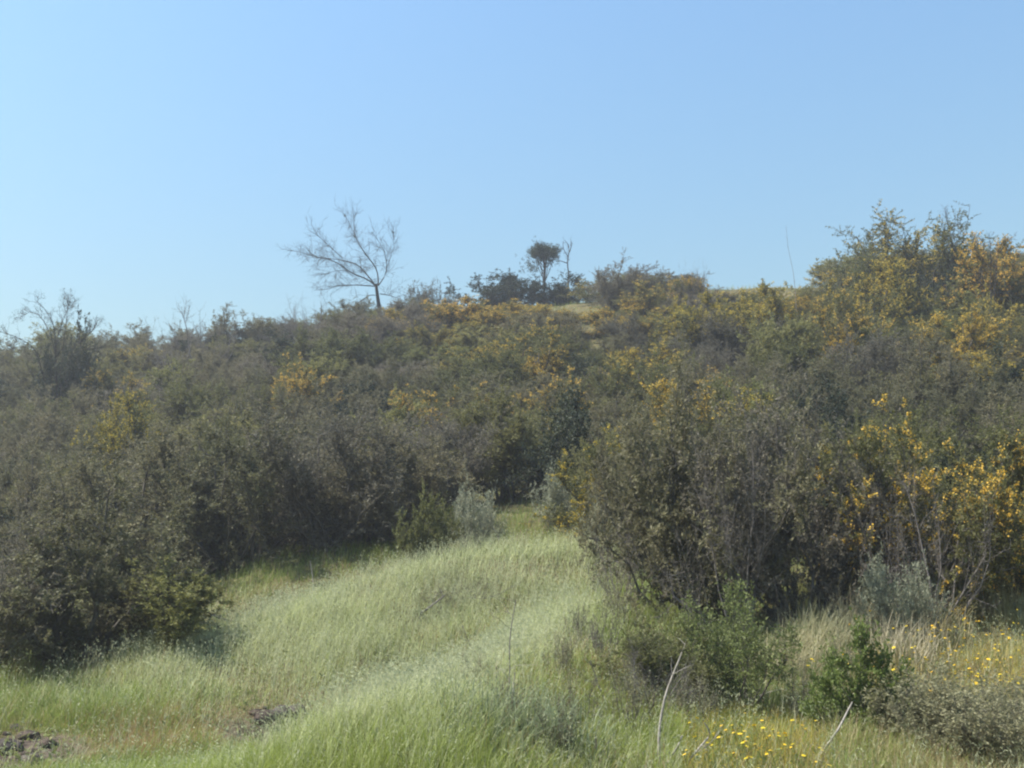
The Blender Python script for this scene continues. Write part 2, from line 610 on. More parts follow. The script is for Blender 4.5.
# left front bush, two plants grown together and a yellow-green shrub painting in their sunlit right tip
S('chaparral_bush', 'brown', 78, 655, 512, 240, 15.6, 'big dark brown bush overhanging the grass at the left, beside the shaded gully', FG, 0, .4)
S('chaparral_bush', 'grey', -20, 650, 528, 190, 15.2, 'dark grey bush cut by the left picture edge, in front of the hillside', FG, 0, 1.4)
S('yellow_green_bush', 'lime', 176, None, 568, 140, 15.6, 'yellow-green bushy shrub coloured as the sunlit right side of the big dark brown bush', FG, 0, .3)
# main wall of shrubs behind the mound
S('chaparral_bush', 'brown', 240, None, 425, 190, 24.3, 'broad grey-brown bush straight behind the far grassy crest, left of its gully', FG, 1, 2.2)
S('chaparral_bush', 'grey', 335, None, 420, 180, 24.6, 'pale grey-brown bush above the white stick on the far grassy crest', FG, 1, .2)
S('chaparral_bush', 'brown', 400, None, 432, 150, 25.2, 'grey-brown bush left of the silvery grass clumps in the middle', FG, 2, 4.0)
S('chaparral_bush', 'brown', 130, None, 440, 190, 24.0, 'grey-brown bush rising behind the big dark brown bush at the left', FG, 2, 1.0)
S('evergreen_bush', 'dark', 572, None, 398, 110, 27.5, 'darkest evergreen bush, in the shaded hollow above the top of the mound', FG, 0, .5)
S('olive_bush', 'olive', 500, None, 400, 120, 28.5, 'olive bush behind the silvery grass clumps, left of the dark evergreen', FG, 1, .9)
# right big mass
S('chaparral_bush', 'brown', 706, 598, 402, 205, 15.6, 'large twiggy grey-brown bush at the right end of the grassy mound', FG, 0, 3.0)
S('chaparral_bush', 'grey', 800, 590, 405, 220, 15.6, 'large dark grey bush behind the fresh green shrub', FG, 0, 2.4)
S('chaparral_bush', 'brown', 652, 560, 418, 120, 18.6, 'olive-brown bush right of the dark evergreen, over the mound top', FG, 1, .8)
S('flowering_bush', 'flower', 900, None, 438, 190, 16.0, 'bush with orange blossom beside the large dark grey bush, above blue-green sage', FG, 1, .8)
S('flowering_bush', 'flower', 1000, None, 440, 180, 16.4, 'sparse blossoming bush at the right edge above the wildflower meadow', FG, 2, 2.8)
S('dead_bush', 'bare', 735, 585, 430, 150, 14.8, 'leafless grey twig bush tangled in front of the large grey-brown bush', FG, 0, .5)
S('dead_bush', 'bare', 930, 575, 470, 130, 15.0, 'leafless grey twig bush beneath the orange blossom at the right', FG, 1, 1.5)
# near right shrubs
S('fresh_green_shrub', 'fresh', 738, 716, 590, 136, None, 'rounded fresh green shrub left of the small cone-shaped one', FG, 0, 0)
S('conifer_like_shrub', 'leafy', 866, 746, 630, 96, None, 'small bright green cone-shaped shrub beside the bare pale stick', FG, 0, .7)
S('low_grey_shrub', 'lowgrey', 965, None, 672, 230, 9.6, 'low grey-green shrub filling the lower right corner', FG, 0, .7)
S('low_olive_shrub', 'olive', 655, None, 628, 120, 11.6, 'thin olive shrub left of the rounded fresh green shrub', FG, 2, .7)
S('dead_bush', 'bare', 645, None, 650, 110, 10.9, 'thin leafless twig bush at the left of the tall pale stick', FG, 1, .2)
S('sage_clump', 'silver', 886, None, 562, 80, 14.4, 'blue-green sage clump below the orange blossoming bush', FG, 0, .3, 'sage plant')
S('sage_clump', 'silver', 472, None, 490, 54, 23.0, 'silvery sage clump on the left of the two above the mound', FG, 0, .9, 'sage plant')
S('sage_clump', 'silver', 556, None, 474, 56, 24.0, 'silvery sage clump on the right of the two above the mound', FG, 0, 2.0, 'sage plant')
S('sage_clump', 'silver', 612, None, 494, 50, 20.6, 'pale sage clump under the olive-brown bush at the mound top', FG, 0, 4.0, 'sage plant')
S('low_olive_shrub', 'lime', 430, None, 500, 60, 21.6, 'low yellow-green shrub under the silvery sage clump', FG, 1, 4.0)
S('low_olive_shrub', 'bare', 622, 590, 520, 70, 16.5, 'small grey twiggy shrub on the right shoulder of the mound', FG, 1, 3.0)
HB = 'thin weedy herbs around the near crest'
for i, (u, v, hp, wp, l_) in enumerate([
        (560, 690, 60, 40, 'thin brown herb in the reddish patch right of the tallest weed stalk'), (600, 670, 70, 44, 'thin dark herb left of the thin leafless twig bush'),
        (585, 735, 70, 46, 'grey-green herb above the short dark stalk at the bottom edge'), (630, 742, 80, 50, 'grey-brown herb left of the tall pale leaning stick near the bottom'),
        (505, 735, 60, 40, 'grey-green herb at the foot of the pale weed stalk'), (552, 762, 70, 60, 'grey-green herb on the bottom edge right of the pale weed stalk'),
        (700, 735, 60, 50, 'brown herb between the pale bent stick and the tall pale stick'), (720, 700, 60, 40, 'dark herb at the left foot of the rounded fresh green shrub'),
        (800, 725, 60, 50, 'thin olive herb left of the thick pale stick'), (640, 700, 70, 50, 'dark herb beneath the thin olive shrub'),
        (575, 640, 40, 30, 'small brown herb high on the near crest'), (620, 625, 50, 40, 'brown herb at the left foot of the large twiggy bush'),
        (900, 740, 60, 50, 'brown herb right of the small bright green cone-shaped shrub'), (780, 640, 60, 44, 'grey herb behind the rounded fresh green shrub'),
        (470, 690, 44, 30, 'small grey herb left of the tallest weed stalk'), (440, 612, 26, 50, 'flat brown herb tangled with the grey fallen branch'),
        (475, 604, 26, 50, 'flat brown herb along the long thin grey branch'), (105, 668, 30, 30, 'small whitish herb at the foot of the big dark brown bush'),
        (840, 690, 50, 36, 'thin herb left of the small bright green cone-shaped shrub'), (930, 640, 60, 30, 'dark upright herb among the right-edge yellow flowers')]):
    S('weedy_herb', 'herb', u, v, v - hp, wp, None, l_, HB, i, i * 1.3, 'herb')
# the tall blossoming tree-shrub on the right skyline and its neighbours
SK = 'shrubs along the skyline'
S('tall_flowering_shrub', 'tall', 925, None, 226, 200, 51.0, 'tall open shrub with orange flowers standing highest on the right skyline', SK, 0, .6)
S('flowering_bush', 'flower', 1012, None, 246, 110, 47.0, 'dense orange-flowered bush on the right skyline at the picture edge', SK, 0, 1.6)
S('flowering_bush', 'flower', 893, None, 264, 100, 46.0, 'bush full of orange flowers right below the tall open skyline shrub', SK, 0, 2.6)
S('skyline_bush', 'dark', 958, None, 262, 70, 49.0, 'dark bush in the lower right side of the tall open skyline shrub', SK, 1, 1.0)
S('dark_twiggy_shrub', 'dark', 60, None, 336, 74, 47.0, 'dark shrub at the foot of the bare curving branches on the left skyline', SK, 1, .6)
S('skyline_bush', 'dark', 500, None, 276, 90, 70.0, 'dark bush on the skyline at the left foot of the flat-topped tree', SK, 0, 1.6)
S('skyline_bush', 'dark', 558, None, 278, 76, 69.0, 'dark low bush on the skyline between the flat-topped tree and the snag', SK, 1, 1.6)
S('skyline_bush', 'grey', 630, None, 270, 90, 60.0, 'grey rounded bush on the skyline right of the pale bare patch', SK, 1, .6)
S('skyline_bush', 'grey', 430, None, 284, 56, 64.0, 'small grey bush on the skyline right of the bare tree', SK, 0, 2.6)
S('skyline_bush', 'bare', 704, None, 262, 34, 56.0, 'upright leafless twigs poking over the skyline right of the grey rounded bush', SK, 0, 2.6)
S('skyline_bush', 'bare', 185, None, 308, 90, 52.0, 'leafless twigs poking over the skyline between left branches and the bare tree', SK, 1, 2.0)
S('skyline_bush', 'bare', 300, None, 300, 90, 55.0, 'leafless twigs poking over the skyline left of the bare tree foot', SK, 0, 1.0)

GP = 'golden flowering bushes below the flat-topped tree'
for i, (u, vt, w_, Y, l_) in enumerate([
        (470, 326, 76, 55.0, 'golden-flowered bush at the left end of the yellow patch below the flat-topped tree'),
        (508, 308, 80, 60.0, 'golden-flowered bush at the top of the yellow patch below the flat-topped tree'),
        (552, 312, 84, 57.5, 'broad golden-flowered bush at the right top of the yellow patch below the flat-topped tree'),
        (520, 334, 84, 53.0, 'golden-flowered bush in the middle of the yellow patch below the flat-topped tree'),
        (585, 328, 80, 53.5, 'golden-flowered bush at the right end of the yellow patch below the flat-topped tree'),
        (392, 312, 56, 57.0, 'small golden-flowered bush at the foot of the bare tree')]):
    S('flowering_bush', 'flower', u, None, vt, w_, Y, l_, GP, 0 if i % 3 else 1, i * 1.1)
S('flowering_bush', 'flower', 122, None, 402, 80, 33.0, 'golden-flowered bush alone among grey shrubs above the big dark brown bush', SK, 0, .3)
for i, (u, vt, w_, Y, l_) in enumerate([
        (770, 292, 90, 45.0, 'golden-flowered bush below the foot of the tall dry stalk'), (850, 300, 100, 40.0, 'golden-flowered bush left below the tall open skyline shrub'),
        (960, 316, 110, 38.0, 'wide golden-flowered bush right below the tall open skyline shrub'), (1010, 300, 90, 40.0, 'golden-flowered bush at the right picture edge below the dense skyline bush'),
        (705, 300, 90, 46.0, 'golden-flowered bush under the leafless skyline twigs')]):
    S('flowering_bush', 'flower', u, None, vt, w_, Y, l_, 'golden flowering bushes below the right skyline', i % 2, i * 1.7)

S('chaparral_bush', 'brown', 352, None, 306, 70, 58.0, 'grey-brown bush at the left foot of the bare tree on the skyline', SK, 0, .4)
S('chaparral_bush', 'grey', 402, None, 303, 64, 58.5, 'grey bush at the right foot of the bare tree on the skyline', SK, 1, 1.4)

# --- the fill over the slope
r = np.random.default_rng(5)
cand = []
for _ in range(60000):
    y = math.sqrt(r.uniform(19.5 ** 2, 66.0 ** 2))
    a = r.uniform(-.56, .56)
    x = a * y
    u, v = proj(x, y, gz(x, y))
    if u < -70 or u > 1094:
        continue
    if (y < 24 and u < 600) or (425 < u < 590 and y < 27):
        continue
    if 440 < u < 575 and y > 58:          # the pale grass clearing below the skyline
        continue
    if 575 < u < 615 and y > 50:
        continue
    if 690 < u < 850 and y > 54:
        continue
    rad = .95 + .022 * (y - 20) + .25 * r.random()
    ok = True
    for (px, py, pr) in cand:
        if (px - x) ** 2 + (py - y) ** 2 < (rad + pr) ** 2 * .47:
            ok = False
            break
    if ok:
        for (px, py, pr) in SPOTS:
            if (px - x) ** 2 + (py - y) ** 2 < (rad * .55 + pr * .55) ** 2:
                ok = False
                break
    if ok:
        cand.append((x, y, rad))


def pick_kind(u, v, y):
    c = r.random()
    w = .5 + .5 * wob(np.array(u / 100.), np.array(v / 60.), 1.2, 9)
    if u > 600 and v < 420:
        p = (('flower', .66 if u > 780 else .5), ('olive', .28), ('brown', .10), ('grey', .14), ('bare', .03), ('lime', .1))
    elif 430 < u <= 620 and v < 400:
        p = (('flower', .62), ('olive', .2), ('brown', .1), ('lime', .08), ('grey', .05))
    elif 60 < u < 200 and 340 < v < 460:
        p = (('olive', .3), ('lime', .2), ('flower', .16), ('brown', .26), ('grey', .12), ('dark', .06))
    elif u < 120 and v < 420:
        p = (('dark', .35), ('brown', .35), ('grey', .2), ('olive', .1))
    else:
        p = (('brown', .40), ('grey', .17), ('olive', .28), ('dark', .04), ('lime', .07), ('flower', .05 if y > 30 or u > 600 else 0))
    s_ = sum(q for _, q in p)
    c *= s_
    for k_, q in p:
        c -= q
        if c <= 0:
            return k_
    return 'brown'


WORDS = {'brown': ('chaparral_bush', 'grey-brown bush'), 'grey': ('chaparral_bush', 'pale grey bush'), 'olive': ('olive_bush', 'olive green bush'),
         'flower': ('flowering_bush', 'orange-flowered bush'), 'lime': ('yellow_green_bush', 'yellow-green bush'),
         'dark': ('evergreen_bush', 'dark evergreen bush'), 'bare': ('dead_bush', 'leafless twig bush')}
ZONES = [(-99, 110, 'below the left skyline branches'), (110, 270, 'left of the bare tree'), (270, 420, 'below the bare tree'),
         (420, 620, 'below the flat-topped tree'), (620, 740, 'below the grey skyline bush'), (740, 850, 'below the tall dry stalk'),
         (850, 1200, 'below the tall skyline shrub')]
BANDS = [(0, 29, 'low on the slope'), (29, 38, 'mid slope'), (38, 50, 'high on the slope'), (50, 99, 'near the ridge')]
ORD = ['first', 'second', 'third', 'fourth', 'fifth', 'sixth', 'seventh', 'eighth', 'ninth', 'tenth', 'eleventh', 'twelfth', 'thirteenth', 'fourteenth', 'fifteenth']
SKIP = set()
buckets = {}
fill = []
for i, (x, y, rad) in enumerate(cand):
    u, v = proj(x, y, gz(x, y))
    kd = pick_kind(u, v, y)
    if kd == 'bare' and y > 44:
        kd = 'olive'
    h = r.uniform(1.4, 2.6)
    if 335 < u < 425 and y > 44:
        h *= .8
    if y > 44 and u > 420:
        h *= .66 if 560 < u < 850 else .8
    if kd == 'dark':
        h *= .85
    rz, kv, wr = r.uniform(0, 6.28), int(r.integers(0, 9)), r.uniform(1.0, 1.3)
    if i in SKIP:
        continue
    zn = next(t for a_, b_, t in ZONES if a_ <= u < b_)
    bn = next(t for a_, b_, t in BANDS if a_ <= y < b_)
    fill.append((i, x, y, rad * wr, h, rz, kd, kv, (kd, zn, bn), u))
    buckets.setdefault((kd, zn, bn), []).append((u, i))
HT = {f[0]: f[4] for f in fill}
SIZE = {}
for key in list(buckets):
    b = buckets[key]
    if len(b) > 4:          # many alike: tell the taller ones from the lower ones
        mid = sorted(HT[i] for _, i in b)[len(b) // 2]
        for u, i in b:
            w_ = 'tall' if HT[i] >= mid else 'low'
            SIZE[i] = w_
            buckets.setdefault(key + (w_,), []).append((u, i))
        del buckets[key]
for b in buckets.values():
    b.sort()
for (i, x, y, w, h, rz, kd, kv, bk, u) in fill:
    nm, wd = WORDS[kd]
    if i in SIZE:
        bk = bk + (SIZE[i],)
        wd = SIZE[i] + ' ' + wd
    lst = [q_[1] for q_ in buckets[bk]]
    n = len(lst)
    if n == 1:
        lab = f'the only {wd} {bk[2]} {bk[1]}'
    else:
        pos = lst.index(i)
        lab = f'{wd} {bk[2]} {bk[1]}, {ORD[pos]} from left'
    kk = KINDS[kd]
    o = kk[kv % len(kk)].put(nm, x, y, h, w, rz, lab, 'shrub', 'shrubs covering the hillside')
    o['idx'] = i

# ------------------------------------------------------------------ drawn trees: limbs traced, then given depth and twigs
def limb(pts, Y, r0, r1, seed, spread=.5, K=14):
    rg = np.random.default_rng(seed)
    P = np.array([at_depth(u, v, Y) for u, v in pts])
    d = np.concatenate([[0], np.cumsum(np.linalg.norm(np.diff(P, axis=0), axis=1))])
    t = np.linspace(0, d[-1], K)
    Q = np.stack([np.interp(t, d, P[:, i]) for i in range(3)], -1)
    if K > 6:
        Q0, Q1 = Q[0].copy(), Q[-1].copy()
        Q = gsm(Q, .8, 0)
        Q[0], Q[-1] = Q0, Q1
    s = np.linspace(0, 1, K)
    Q[:, 1] += (rg.uniform(-1, 1) * spread * s + .12 * spread * np.sin(s * 5 + rg.uniform(0, 6)) * s) * d[-1]
    return Q[None], np.linspace(r0, r1, K)[None]


def twigs_on(limbs, n, l, rad, up, seed, lo=.3, sub=3, wide=.45):
    rg = np.random.default_rng(seed)
    parts, tips = [], []
    for P, R in limbs:
        L = np.linalg.norm(np.diff(P[0], axis=0), axis=1).sum()
        m = max(2, int(n * L))
        C, T = sample_on(P, lo + (1 - lo) * rg.random((1, m)))
        C, T = C[0], T[0]
        D = unit(T * .6 + rg.normal(0, wide, C.shape) + np.array([0, 0, up]))
        P1 = curve_pts(C, D, l * rg.uniform(.4, 1.2, m), up * .5, rg, 5, .07)
        parts.append(tubes(P1, np.full((m, 5), rad) * np.linspace(1, .5, 5)[None], 3))
        C2, T2 = sample_on(P1, .2 + .8 * rg.random((m, sub)))
        C2, T2 = C2.reshape(-1, 3), T2.reshape(-1, 3)
        D2 = unit(T2 * .8 + rg.normal(0, .45, C2.shape) + np.array([0, 0, up]))
        P2 = curve_pts(C2, D2, l * .55 * rg.uniform(.4, 1.2, len(C2)), up * .4, rg, 3, .05)
        parts.append(tubes(P2, np.full((len(C2), 3), rad * .6) * np.array([1, .8, .5])[None], 3))
        tips.append(P2[:, -1])
    return merge(parts), np.concatenate(tips)


def local(v, o):
    return v - np.array(o.location)


def part(o, name, vq, mat, kind=None, attrs=None, smooth=True):
    me = make_mesh(name, local(vq[0], o), vq[1], mat=mat, smooth=smooth, attrs=attrs)
    c = link(name, me, o)
    if kind:
        c['kind'] = kind
    return c


def leaves_at(C, n, spread, L, W, seed):
    rg = np.random.default_rng(seed)
    P = np.repeat(C, n, 0) + rg.normal(0, 1, (len(C) * n, 3)) * np.asarray(spread)
    v, q_ = leaf_quads(P, rg.normal(0, 1, P.shape), L * rg.uniform(.6, 1.3, len(P)), W * rg.uniform(.7, 1.3, len(P)), rg)
    return v, q_, {'var': ('FLOAT', np.repeat(rg.random(len(P)), 4))}


# bare leaning tree on the ridge
YB = 60.0
bx = at_depth(379, 320, YB)[0]
o = empty('bare_tree', (bx, YB, gz(bx, YB)))
tag(o, 'leafless wide-branching dead tree standing on the skyline left of centre', 'tree')


def zb(pts):
    return [(280 + a / 6.4, 200 + b / 6.4) for a, b in pts]


vfoot = proj(bx, YB, gz(bx, YB) - .2)[1]
trunk = limb([(381, vfoot), (380, 312), (378, 300), (376, 284)], YB, .15, .08, 1, .02)
part(o, 'trunk', tubes(*trunk, 8), M['darkwood'])
LB = [([(612, 550), (560, 500), (470, 490), (400, 430), (330, 395), (240, 385), (130, 345), (60, 345)], .075, .012),
      ([(606, 540), (545, 460), (490, 400), (400, 370), (330, 350), (260, 340), (200, 335)], .075, .012),
      ([(400, 370), (330, 310), (240, 230), (210, 215)], .035, .01),
      ([(630, 548), (625, 440), (560, 360), (500, 270), (465, 200), (458, 60)], .075, .012),
      ([(630, 548), (680, 480), (688, 410), (670, 330), (620, 250), (595, 220)], .055, .012),
      ([(606, 552), (480, 550), (390, 560), (300, 600), (240, 605)], .055, .012),
      ([(640, 600), (700, 610), (780, 640)], .05, .014),
      ([(610, 610), (575, 605), (520, 640), (440, 700)], .04, .012),
      ([(500, 270), (430, 120), (405, 80)], .02, .008),
      ([(690, 420), (735, 310), (732, 225)], .02, .008),
      ([(470, 490), (420, 450), (330, 470), (250, 520)], .03, .008)]
limbs = [limb(zb(p), YB, a * .58, b * .8, 20 + i, .35) for i, (p, a, b) in enumerate(LB)]
for lb_ in limbs:
    part(o, 'branch', tubes(*lb_, 6), M['darkwood'])
tv, tips = twigs_on(limbs, 10, 1.0, .0075, .1, 3, .12, 6, .65)
part(o, 'twigs', tv, M['darkwood'], 'stuff')
for i, (a, b) in enumerate([(405, 80), (732, 225), (595, 225), (185, 375), (335, 535)]):
    li = [8, 9, 4, 0, 10][i]
    P = limbs[li][0][0]
    e = P[-1] if i < 3 else P[len(P) * 2 // 3]
    v_, q_, at_ = leaves_at(e[None], 40, .035, .06, .028, 40 + i)
    part(o, 'seed_cluster', (v_, q_), M['evergreen'], None, at_, False)

# flat-topped little tree
YF = 73.0


def zf(pts):
    return [(480 + a / 7.314, 220 + b / 7.314) for a, b in pts]


fx = at_depth(544, 284, YF)[0]
o = empty('flat_topped_tree', (fx, YF, gz(fx, YF)))
tag(o, 'small dark tree with a flat dense crown on the skyline near the centre', 'tree')
vfoot = proj(fx, YF, gz(fx, YF) - .2)[1]
trunk = limb([(544.5, vfoot), (544, 280), (545, 270), (544, 262)], YF, .11, .07, 2, .02)
part(o, 'trunk', tubes(*trunk, 8), M['darkwood'])
rg = np.random.default_rng(12)
top = np.array(at_depth(544, 262, YF))
cc = np.array(at_depth(543.5, 250.5, YF))
ends = []
lm = []
for i in range(16):
    az = i * 2.4
    rr = 1.0 * math.sqrt((i + .5) / 16)
    e = cc + np.array([math.cos(az) * rr, math.sin(az) * rr, rg.uniform(-.25, .25)])
    ends.append(e)
    s0 = trunk[0][0][int(rg.integers(6, 14))]
    t = np.linspace(0, 1, 7)[:, None]
    P = s0 * (1 - t) + e * t + np.array([0, 0, -.15]) * np.sin(t * 3.14)
    lm.append((P[None], np.linspace(.035, .01, 7)[None]))
for l_ in lm:
    part(o, 'branch', tubes(*l_, 5), M['darkwood'])
CC = []
for i in range(17):
    az = i * 2.4 + rg.uniform(-.4, .4)
    rr = 1.0 * math.sqrt((i + .4) / 17)
    c_ = cc + np.array([math.cos(az) * rr, math.sin(az) * rr, rg.uniform(-.22, .16) - .12 * rr])
    CC.append(c_ + rg.normal(0, 1, (62, 3)) * np.array([.22, .22, .15 + .07 * rg.random()]))
C = np.concatenate(CC)
C2 = np.array(at_depth(532, 266, YF)) + rg.normal(0, 1, (110, 3)) * np.array([.42, .35, .3])
C3 = np.array(at_depth(551, 261, YF)) + rg.normal(0, 1, (50, 3)) * np.array([.3, .3, .22])
v_, q_, at_ = leaves_at(np.concatenate([C, C2, C3]), 13, .045, .085, .035, 44)
part(o, 'crown', (v_, q_), M['evergreen'], None, at_, False)

# snag beside it
o = empty('bare_snag', (at_depth(568, 286, 71)[0], 71.0, gz(at_depth(568, 286, 71)[0], 71.0)))
tag(o, 'thin leafless snag with forked top right beside the flat-topped tree', 'tree')
vfoot = proj(*o.location[:2], o.location.z - .2)[1]
trunk = limb([(568, vfoot)] + zf([(645, 470), (652, 380), (635, 310), (655, 240), (650, 180)]), 71, .085, .02, 5, .1)
part(o, 'trunk', tubes(*trunk, 6), M['darkwood'])
lm = [limb(zf(p), 71, .04, .01, 60 + i, .3) for i, p in enumerate([[(637, 315), (590, 300), (568, 312)], [(645, 270), (620, 230), (600, 200)], [(655, 235), (668, 190), (665, 150)],
                                                               [(650, 200), (640, 170), (620, 150)], [(648, 420), (690, 400), (720, 440)]])]
for l_ in lm:
    part(o, 'branch', tubes(*l_, 5), M['darkwood'])
tv, tips = twigs_on(lm + [trunk], 5, .42, .010, .2, 9, .3, 3)
part(o, 'twigs', tv, M['darkwood'], 'stuff')

# curving bare shrub branches on the left skyline
YL = 46.0


def branchy(name, label, cat, Y, foot, lines, seed, n, l, rad, leaf=0, mat='darkwood', r0=.03, lm_='greyleaf', group=None):
    x = at_depth(foot, 330, Y)[0]
    o = empty(name, (x, Y, gz(x, Y)))
    tag(o, label, cat, group)
    vf = proj(x, Y, gz(x, Y) - .1)[1]
    lm = [limb([(foot, vf)] + p, Y, r0, r0 * .3, seed + i, .25) for i, p in enumerate(lines)]
    for l_ in lm:
        part(o, 'branch', tubes(*l_, 5), M[mat])
    tv, tips = twigs_on(lm, n, l, rad, .15, seed, .35, 3)
    part(o, 'twigs', tv, M[mat], 'stuff')
    if leaf:
        rg = np.random.default_rng(seed)
        sel = tips[rg.random(len(tips)) < .5]
        v_, q_, at_ = leaves_at(sel, leaf, .05, .05, .018, seed)
        part(o, 'foliage', (v_, q_), M[lm_], None, at_, False)
    return o


branchy('bare_branched_shrub', 'curving nearly leafless shrub branches rising over the left skyline', 'shrub', YL, 58,
        [[(60, 340), (61, 315), (62, 292)], [(58, 345), (68, 318), (74, 303)], [(50, 345), (40, 325), (33, 308), (20, 302), (10, 312)],
         [(62, 330), (50, 310), (42, 304)], [(70, 345), (90, 335), (97, 322)], [(65, 350), (84, 345), (95, 345)], [(45, 350), (20, 340), (2, 335)]],
        300, 7.0, .55, .008, 16, lm_='evergreen')
branchy('dry_stalk', 'single tall dry stalk sticking up over the skyline right of centre', 'dry stalk', 48.0, 798,
        [[(797, 268), (793, 245), (791, 219)]], 320, .6, .18, .004, 0, 'deadwood', .016)
branchy('dry_branch', 'dead crooked branch with a tuft on the right skyline near the picture edge', 'branch', 45.0, 990,
        [[(992, 255), (997, 234), (990, 226)], [(993, 250), (1004, 238), (1010, 240)], [(985, 262), (980, 240)]], 330, 6, .35, .006, 5, 'darkwood', .025)
branchy('dry_branch', 'upright brown twigs above the tall skyline shrub of orange flowers', 'branch', 52.5, 955,
        [[(954, 240), (957, 222), (953, 208)], [(954, 235), (948, 215), (949, 203)]], 340, 6, .35, .006, 4, 'darkwood', .022)

# ------------------------------------------------------------------ sticks, stalks, stones near the mound
def stick(name, label, cat, pts, Yoff, r0, r1, mat, seed, group=None, tw=0, root=True, rise=.0):
    """PTS pixels; the first lies on the ground, the rest at its depth"""
    x, y = hit(*pts[0])
    o = empty(name, (x, y, gz(x, y)))
    tag(o, label, cat, group)
    P, R = limb(pts, y, r0, r1, seed, .15, 10)
    P = P + np.array([0, Yoff, rise])
    P[0, 0] = (x, y, gz(x, y) - .03)
    part(o, 'stem', tubes(P, R, 6), M[mat])
    if tw:
        tv, tips = twigs_on([(P, R)], tw, .28, r1 * .7, .1, seed, .25, 2)
        part(o, 'twigs', tv, M[mat], 'stuff')
    return o


DW = 'dead sticks in the grass'
stick('dead_stick', 'tall pale leaning stick right of the thin leafless twig bush', 'stick', [(660, 767), (658, 735), (665, 695), (682, 652)], 0, .016, .007, 'palewood', 1, DW, 1.5)
stick('dead_stick', 'short pale stick forking away beside the tall pale leaning stick', 'stick', [(664, 768), (678, 745), (682, 735)], 0, .014, .006, 'palewood', 2, DW)
stick('dead_stick', 'pale bent stick with dark knee, right of the tall pale leaning stick', 'stick', [(684, 768), (698, 748), (711, 733), (703, 722)], 0, .013, .006, 'palewood', 3, DW, 1)
stick('dead_stick', 'thick pale stick in front of the small bright green cone-shaped shrub', 'stick', [(814, 766), (828, 745), (842, 728), (848, 716), (856, 703)], 0, .014, .006, 'palewood', 4, DW)
stick('dead_stick', 'thin pale crooked stick at the foot of the rounded fresh green shrub', 'stick', [(742, 702), (765, 694), (786, 688), (790, 696)], 0, .011, .006, 'palewood', 5, DW, 1)
stick('dead_stick', 'white slanting stick lying above the top of the mound', 'stick', [(500, 546), (492, 537), (481, 527)], 0, .03, .012, 'palewood', 6, DW, rise=.2)
stick('dead_stick', 'thin white upright stick on the far grassy crest', 'stick', [(313, 594), (313, 580), (310, 560)], 0, .012, .006, 'palewood', 7, DW)
stick('fallen_branch', 'dark fallen branch on the grass right of the big dark brown bush', 'branch', [(206, 626), (216, 632), (230, 637), (246, 634), (254, 635)], 0, .03, .014, 'darkwood', 8, DW, 1.0, rise=.26)
stick('fallen_branch', 'grey fallen branch lying in the hollow between the two crests', 'branch', [(418, 622), (430, 614), (445, 602)], 0, .026, .01, 'deadwood', 9, DW, 2.5, rise=.10)
stick('fallen_branch', 'long thin grey branch lying along the far side of the near crest', 'branch', [(452, 606), (470, 600), (482, 603), (500, 597)], 0, .012, .006, 'deadwood', 10, DW, 5, rise=.05)
stick('fallen_branch', 'white broken branch in the dark shade under the large dark grey bush', 'branch', [(836, 552), (832, 543), (828, 533)], -.3, .014, .008, 'palewood', 11, DW)
WS = 'dry weed stalks in the grass'
stick('weed_stalk', 'tallest dark weed stalk on the near crest below the mound top', 'weed', [(508, 702), (510, 670), (509, 640), (516, 600)], 0, .008, .004, 'deadwood', 21, WS, 3)
stick('weed_stalk', 'dark weed stalk leaning left of the tallest weed stalk', 'weed', [(480, 665), (470, 645), (462, 625)], 0, .007, .004, 'deadwood', 22, WS, 3)
stick('weed_stalk', 'pale weed stalk at the bottom centre below the tallest weed stalk', 'weed', [(514, 720), (512, 700), (515, 672)], 0, .008, .004, 'palewood', 23, WS, 3)
stick('weed_stalk', 'dark forked weed stalk between the tallest weed stalk and the twig bush', 'weed', [(610, 715), (600, 690), (590, 660)], 0, .009, .004, 'deadwood', 24, WS, 4)
stick('weed_stalk', 'short dark stalk at the bottom edge of the picture near its centre', 'weed', [(596, 766), (597, 750), (595, 735)], 0, .008, .005, 'deadwood', 25, WS, 2)


def stone(name, label, cat, u, v, size, seed, mat, group=None, flat=.6, Y=None, lift=.2):
    rg = np.random.default_rng(seed)
    n1, n2 = 20, 14
    th, ph = np.meshgrid(np.arange(n1) * 2 * math.pi / n1, np.linspace(.02, math.pi - .02, n2))
    D = np.stack([np.cos(th) * np.sin(ph), np.sin(th) * np.sin(ph), np.cos(ph)], -1)
    rad = 1 + .22 * wob(D[..., 0] * 1.3 + D[..., 2], D[..., 1] * 1.3 - .6 * D[..., 2], 2.6, seed) + .16 * np.abs(wob(D[..., 0] * 2 + D[..., 2], D[..., 1] * 2 + D[..., 2] * 1.5, 4.5, seed + 1)) + rg.normal(0, .045, th.shape)
    V = D * rad[..., None] * np.array([1, .85, flat]) * size
    ii = np.arange(n1 * n2).reshape(n2, n1)
    q_ = np.stack([ii[:-1], np.roll(ii[:-1], -1, 1), np.roll(ii[1:], -1, 1), ii[1:]], -1).reshape(-1, 4)[:, ::-1]
    x, y = hit(u, v) if Y is None else (at_depth(u, v, Y)[0], Y)
    me = make_mesh(name, V, q_, mat=M[mat])
    o_ = link(name, me, None, (x, y, gz(x, y) + size * flat * lift * .3))
    o_.rotation_euler = (0, 0, rg.uniform(0, 6))
    tag(o_, label, cat, group)
    return o_




ST = 'stones on bare earth'



